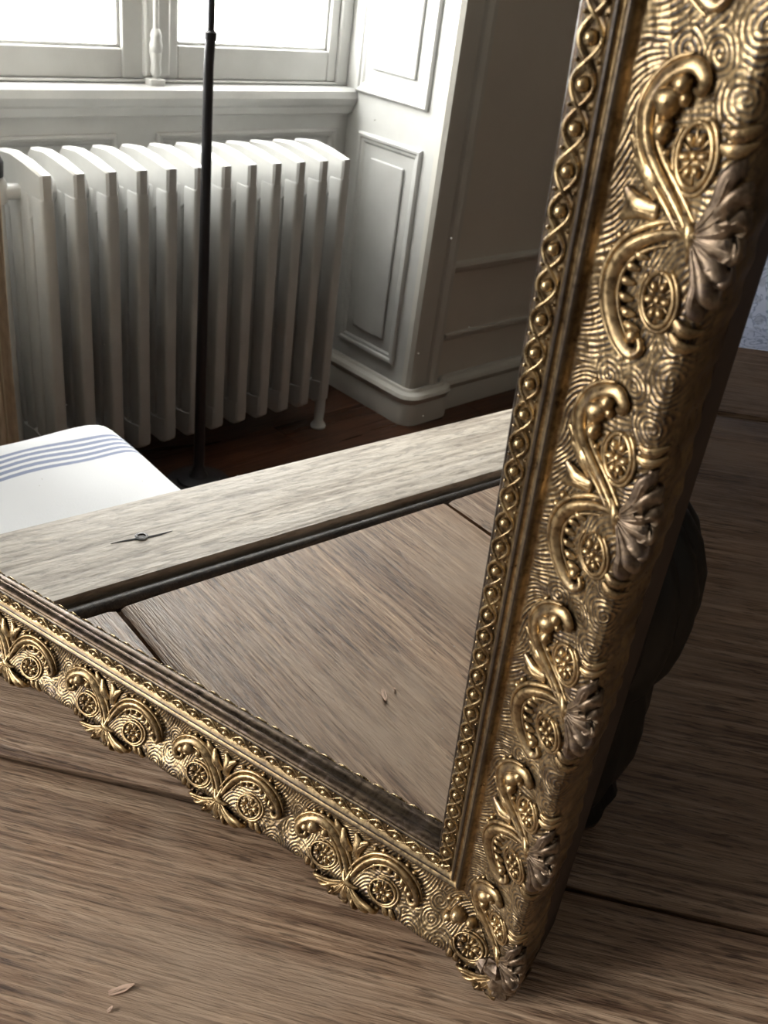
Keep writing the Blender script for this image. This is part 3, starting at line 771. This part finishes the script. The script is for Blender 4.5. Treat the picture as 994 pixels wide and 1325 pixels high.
# ---- ornament pieces, modelled in (xi, w, lift) round one junction
def surf(p):
    xi, w, lift = p
    return np.array([xi, w, float(hprof(np.array(w))) + lift])
def sweep(path, radii, seg=12, flat=.8, ridges=0, ramp_=.18, k=6, lift=None):
    """Tapering ridged strand lying on the moulding's surface."""
    P = spline(path, k); R = spline([(q,) for q in radii], k)[:, 0] if len(radii) == len(path) else np.interp(np.linspace(0, 1, len(P)), np.linspace(0, 1, len(radii)), radii)
    Q = np.array([surf(p) for p in P])
    v = []; fc = []
    for i in range(len(Q)):
        t_ = Q[min(i + 1, len(Q) - 1)] - Q[max(i - 1, 0)]; t_ = t_ / (np.linalg.norm(t_) + 1e-9)
        w = P[i][1]; sl = (hprof(np.array(w + .15)) - hprof(np.array(w - .15))) / .3
        if w > 4.5: sl = -2.5
        up = np.array([0, -sl, 1.0]); up /= np.linalg.norm(up); sd_ = np.cross(t_, up); sd_ /= np.linalg.norm(sd_) + 1e-9
        for j in range(seg):
            th = 2 * PI * j / seg
            g_ = 1 + (ramp_ * math.cos(ridges * th) if ridges else 0)
            v.append(tuple(Q[i] + R[i] * g_ * (sd_ * math.cos(th) + up * math.sin(th) * flat)))
    for i in range(len(Q) - 1):
        for j in range(seg): fc.append((i * seg + j, i * seg + (j + 1) % seg, (i + 1) * seg + (j + 1) % seg, (i + 1) * seg + j))
    fc += [tuple(range(seg))[::-1], tuple(range((len(Q) - 1) * seg, len(Q) * seg))]
    return v, fc
def blob(c, rx, ry, rz, lift=0.0, nu=12, nv=8, wob=0.0, rot=0.0):
    v = []; fc = []; s0 = surf((c[0], c[1], lift))
    for i in range(nv + 1):
        ph_ = PI * i / nv
        for j in range(nu):
            th = 2 * PI * j / nu; g_ = 1 + wob * math.sin(3 * th) * math.sin(ph_)
            x_, y_ = rx * math.sin(ph_) * math.cos(th) * g_, ry * math.sin(ph_) * math.sin(th) * g_
            v.append((s0[0] + x_ * math.cos(rot) - y_ * math.sin(rot), s0[1] + x_ * math.sin(rot) + y_ * math.cos(rot), s0[2] + rz * math.cos(ph_)))
    for i in range(nv):
        for j in range(nu): fc.append((i * nu + j, (i + 1) * nu + j, (i + 1) * nu + (j + 1) % nu, i * nu + (j + 1) % nu))
    return v, fc
PIECES = []     # (name, (xi, w) centre, MB)
def piece(name, c, *solids):
    mb = MB()
    for s_ in solids: mb.add(*s_)
    PIECES.append((name, c, mb))
def off_path(path, d):
    P = np.array(path, float); out = []
    for i in range(len(P)):
        t_ = P[min(i + 1, len(P) - 1)][:2] - P[max(i - 1, 0)][:2]; t_ = t_ / (np.linalg.norm(t_) + 1e-9)
        out.append((P[i][0] - t_[1] * d, P[i][1] + t_[0] * d, P[i][2]))
    return out
# upward scroll: stem from the junction to a bold curled head
stem = [(.05, 3.5, .10), (.5, 2.95, .12), (1.0, 2.38, .16), (1.5, 1.98, .20), (2.15, 1.80, .22), (2.7, 1.95, .22), (3.12, 2.3, .22), (3.32, 2.72, .20), (3.12, 3.02, .18), (2.86, 2.98, .14), (2.84, 2.8, .12)]
piece('scroll', (1.6, 2.1), sweep(stem, [.11, .14, .17, .20, .21, .21, .20, .18, .15, .12, .07], 12, .95, 3, .12),
      sweep(off_path(stem[:8], -.26), [.05, .07, .08, .09, .09, .08, .06, .03], 8, 1), sweep(off_path(stem[:6], .27), [.04, .07, .08, .08, .06, .03], 8, 1))
piece('curled_leaf', (2.5, 2.3), blob((2.52, 2.26), .42, .34, .42, .14, 16, 10, .14, .4), blob((2.9, 2.5), .27, .22, .28, .18, 12, 8, .1), blob((2.62, 2.62), .2, .14, .2, .12, 10, 6))
piece('curled_leaf', (1.85, 2.25), blob((1.86, 2.26), .29, .23, .30, .13, 12, 8, .12))
piece('berry', (1.35, 2.45), blob((1.38, 2.44), .13, .12, .13, .10))
# downward scroll: arch with scalloped lobes
arch_p = [(-.05, 3.5, .10), (-.25, 3.0, .12), (-.55, 2.5, .16), (-.95, 2.08, .19), (-1.5, 1.82, .2), (-2.1, 1.80, .2), (-2.7, 2.0, .2), (-3.2, 2.36, .18), (-3.46, 2.8, .16), (-3.22, 3.05, .12), (-2.98, 2.92, .1)]
piece('arched_scroll', (-1.6, 2.0), sweep(arch_p, [.09, .13, .16, .19, .20, .20, .19, .18, .16, .12, .08], 12, .95, 3, .12), sweep(off_path(arch_p[:9], .27), [.03, .06, .08, .08, .08, .08, .07, .06, .03], 8, 1), sweep(off_path(arch_p[1:8], -.25), [.03, .05, .06, .06, .06, .05, .03], 8, 1))
for q, (cx, cw) in enumerate([(-1.0, 2.42), (-1.35, 2.26), (-1.75, 2.2), (-2.15, 2.25), (-2.5, 2.42), (-2.8, 2.62)]):
    piece('scallop', (cx, cw), sweep([(cx + .05, cw - .2, .14), (cx, cw, .16), (cx - .02, cw + .24, .08)], [.06, .12, .05], 10, .9, k=4))
piece('curled_leaf', (-3.0, 2.7), blob((-3.02, 2.72), .2, .18, .18, .1))
# rosettes: oval ring, petals, eye
def rosette(cx, cw, rx, rw):
    s_ = []
    ring = [(cx + rx * math.cos(t_), cw + rw * math.sin(t_), .15) for t_ in np.linspace(0, 2 * PI, 19)]
    s_.append(sweep(ring, [.062] * 19, 8, 1.0, k=2))
    ring = [(cx + rx * 1.22 * math.cos(t_), cw + rw * 1.24 * math.sin(t_), .10) for t_ in np.linspace(.3, 2 * PI - 1.0, 15)]
    s_.append(sweep(ring, [.055] * 15, 8, 1.0, k=2))
    for q in range(6):
        t_ = 2 * PI * q / 6 + .3
        s_.append(blob((cx + rx * .55 * math.cos(t_), cw + rw * .55 * math.sin(t_)), rx * .24, rw * .22, .15, .16, 8, 6, 0, t_))
        s_.append(sweep([(cx + rx * .3 * math.cos(t_ + .5), cw + rw * .3 * math.sin(t_ + .5), .16), (cx + rx * .9 * math.cos(t_ + .5), cw + rw * .9 * math.sin(t_ + .5), .14)], [.03, .03], 6, 1, k=2))
    s_.append(blob((cx, cw), .12, .10, .12, .18, 8, 6))
    return s_
piece('rosette', (1.6, 3.2), *rosette(1.6, 3.22, .70, .46)); piece('rosette', (-1.78, 3.2), *rosette(-1.78, 3.22, .66, .46))
# leaf sprays on the inner side, between the two scrolls
def leaf(x0, w0, x1, w1, bend, r_, lf=.13):
    mx_, mw = (x0 + x1) / 2 - (w1 - w0) * bend, (w0 + w1) / 2 + (x1 - x0) * bend
    return [sweep([(x0, w0, .06), (mx_, mw, lf), (x1, w1, lf * .8)], [r_ * .5, r_, r_ * .3], 10, .75, 2, .18, k=6),
            sweep([(x0, w0, .1), (mx_, mw, lf + r_ * .6), (x1, w1, lf * .8 + .02)], [.02, .03, .015], 6, 1, k=5)]
piece('leaf', (.75, 1.85), *leaf(.35, 2.5, 1.05, 1.62, .15, .24)); piece('leaf', (.3, 1.8), *leaf(.15, 2.6, .38, 1.55, -.18, .23))
piece('leaf', (-.2, 1.9), *leaf(-.02, 2.6, -.38, 1.62, .2, .21)); piece('leaf', (1.25, 1.6), *leaf(1.0, 1.9, 1.55, 1.42, .1, .17))
piece('berry', (-.75, 1.75), blob((-.78, 1.72), .12, .11, .12, .08)); piece('berry', (-1.15, 1.6), blob((-1.2, 1.55), .10, .10, .1, .07)); piece('berry', (2.0, 1.5), blob((1.95, 1.5), .11, .10, .1, .07))
for q, (cx, cw) in enumerate([(-2.0, 1.5), (-2.45, 1.6), (-2.85, 1.78), (2.35, 1.55), (2.75, 1.68), (3.15, 1.92)]):
    piece('scallop', (cx, cw), blob((cx, cw), .15, .11, .11, .05, 10, 6, 0, .5))
# junction husk
piece('husk', (0, 3.6), sweep([(.35, 3.35, .12), (.1, 3.6, .2), (-.35, 3.72, .16), (-.62, 3.7, .08)], [.07, .14, .1, .04], 10, .9), sweep([(.0, 3.2, .1), (.02, 3.6, .2), (.05, 3.95, .12)], [.06, .12, .06], 10, .9))
# acanthus leaves fanning to the outer edge and over it
def ab(x_, w, n_): return (x_, w, n_ - float(hprof(np.array(w))))
for (dx, w1, r_) in ((-1.62, 4.36, .20), (-1.18, 4.60, .27), (-.62, 4.72, .30), (-.04, 4.75, .31), (.56, 4.72, .30), (1.12, 4.62, .27), (1.58, 4.38, .20)):
    pts_ = [ab(dx * .12, 3.75, 1.30), ab(dx * .55, (3.75 + w1) / 2 + .04, 1.46), ab(dx * .92, w1 - .18, 1.50), ab(dx * 1.04, w1, 1.34), ab(dx * 1.02, w1 - .02, 1.05), ab(dx * .96, w1 - .1, .7)]
    sol = [sweep(pts_, [.06, r_ * .85, r_, r_ * .95, r_ * .7, r_ * .25], 10, .62, 3, .14, k=5),
           sweep([(p[0], p[1], p[2] + (.10 if i < 3 else 0)) for i, p in enumerate(pts_[:4])], [.02, .04, .035, .02], 6, 1, k=5)]
    for sg in (-1, 1):
        sol.append(blob((dx * .98 + sg * r_ * .75, w1 - .12), .09, .09, .10, 1.22 - float(hprof(np.array(w1 - .12))), 8, 6))
    piece('acanthus_leaf', (dx, w1 - .3), *sol)
# fluted shell folds outside the rosettes
for cx in (2.15, 2.5, -2.2, -2.6):
    piece('leaf', (cx, 4.1), *leaf(cx * .92, 3.75, cx, 4.5, .15, .15, .1))
def map_mesh(mb, kind, name, m_):
    P = np.array(mb.v); V = maps(kind)(P[:, 0], P[:, 1], P[:, 2])
    nb = MB(); nb.v = [tuple(p) for p in V]; nb.f = mb.f
    me = nb.mesh(name, False, normals=True); smooth(me); me.materials.append(m_); return me
for kind, JJ, L in (('right', JR, HT), ('bottom', JB, WD)):
    for (nm, c_, mb) in PIECES:
        me = map_mesh(mb, kind, nm, M_TARN_SHADE if (nm == 'acanthus_leaf' and kind == 'right') else M_GILT)  # leaves facing away from the window carry their shade in this darker copy
        for J in JJ:
            ax = J + c_[0]; w_ = c_[1]
            if ax < -w_ + .35 or ax > L + w_ - .35: continue
            p = (0, 0, J * CM) if kind == 'right' else (-J * CM, 0, 0)
            link(nm, me, None, rails[kind], p)
            if J == JJ[0]: pass
    # beads and the twisted ribbon round them
    q0 = .925 if kind == 'right' else .470
    nb = int(L - 1)
    mb = MB(); mb.add(*blob((0, 0), .20, .175, .19, .08, 12, 8)); me = map_mesh(mb, kind, 'bead', M_BEAD)
    for k in range(-1 if kind == 'bottom' else -1, nb):
        s_ = q0 + k
        if s_ < -.3: continue
        link('bead', me, None, rails[kind], (0, 0, s_ * CM) if kind == 'right' else (-s_ * CM, 0, 0))
    mb = MB()
    for ph_ in (0, PI):
        xs = np.arange(-.3, L + .3, .07)
        path = np.stack([xs, .285 * np.cos(PI * (xs - q0) + ph_), .03 + .075 * np.cos(PI * (xs - q0) * 1.0 + PI / 2 + ph_) ** 2 * (1 if ph_ == 0 else .3)], -1)
        v = []; fc = []; seg = 7
        for i, p in enumerate(path):
            pn = path[min(i + 1, len(path) - 1)] - path[max(i - 1, 0)]; pn /= np.linalg.norm(pn)
            sd_ = np.array([-pn[1], pn[0], 0]); sd_ /= np.linalg.norm(sd_)
            for j in range(seg):
                th = 2 * PI * j / seg; v.append(tuple(p + sd_ * .052 * math.cos(th) + np.array([0, 0, .055 * math.sin(th)])))
        for i in range(len(path) - 1):
            for j in range(seg): fc.append((i * seg + j, i * seg + (j + 1) % seg, (i + 1) * seg + (j + 1) % seg, (i + 1) * seg + j))
        mb.add(v, fc)
    me = map_mesh(mb, kind, 'twisted_ribbon', M_BEAD); link('twisted_ribbon', me, None, rails[kind])
    # small seeds that fill the triangles outside the ribbon
    mb = MB()
    for k in range(nb):
        for sg in (-1, 1):
            mb.add(*blob((q0 + k + .5, sg * .27), .06, .05, .06, .04, 6, 4))
    me = map_mesh(mb, kind, 'seed_row', M_BEAD); o = link('seed_row', me, None, rails[kind]); o['kind'] = 'stuff'
# the same ornament on the two rails outside the picture (their parents mirror it)
for src, dst in (('right', 'left'), ('bottom', 'top')):
    for ch in [c_ for c_ in rails[src].children if c_.name.split('.')[0] not in ('lip', 'side_board')]:
        c2 = ch.copy(); COL.objects.link(c2); c2.parent = rails[dst]
# worn corner block where the rails meet
mb = MB()
for (x_, y_, z_, r1, r2, r3) in ((3.95, -1.0, -3.95, .78, .62, .80), (3.6, -1.15, -3.3, .5, .4, .5), (4.1, -1.15, -4.3, .5, .5, .45), (3.1, -1.0, -3.6, .4, .4, .4), (4.2, -.8, -3.3, .45, .5, .5), (4.25, -.2, -4.3, .42, .8, .42)):
    v = []; fc = []
    for i in range(11):
        ph_ = PI * i / 10
        for j in range(16):
            th = 2 * PI * j / 16; g_ = 1 + .12 * math.sin(5 * th + x_ * 9) * math.sin(ph_) + .06 * math.sin(9 * ph_)
            v.append(((x_ + r1 * g_ * math.sin(ph_) * math.cos(th)) * CM, (y_ + r2 * g_ * math.sin(ph_) * math.sin(th)) * CM, (z_ + r3 * g_ * math.cos(ph_)) * CM))
    for i in range(10):
        for j in range(16): fc.append((i * 16 + j, (i + 1) * 16 + j, (i + 1) * 16 + (j + 1) % 16, i * 16 + (j + 1) % 16))
    mb.add(v, fc)
o = mb.build('corner_ornament', M_TARN_SHADE, mirror, sm=True); smooth(o.data); o['label'] = 'worn rounded corner ornament'
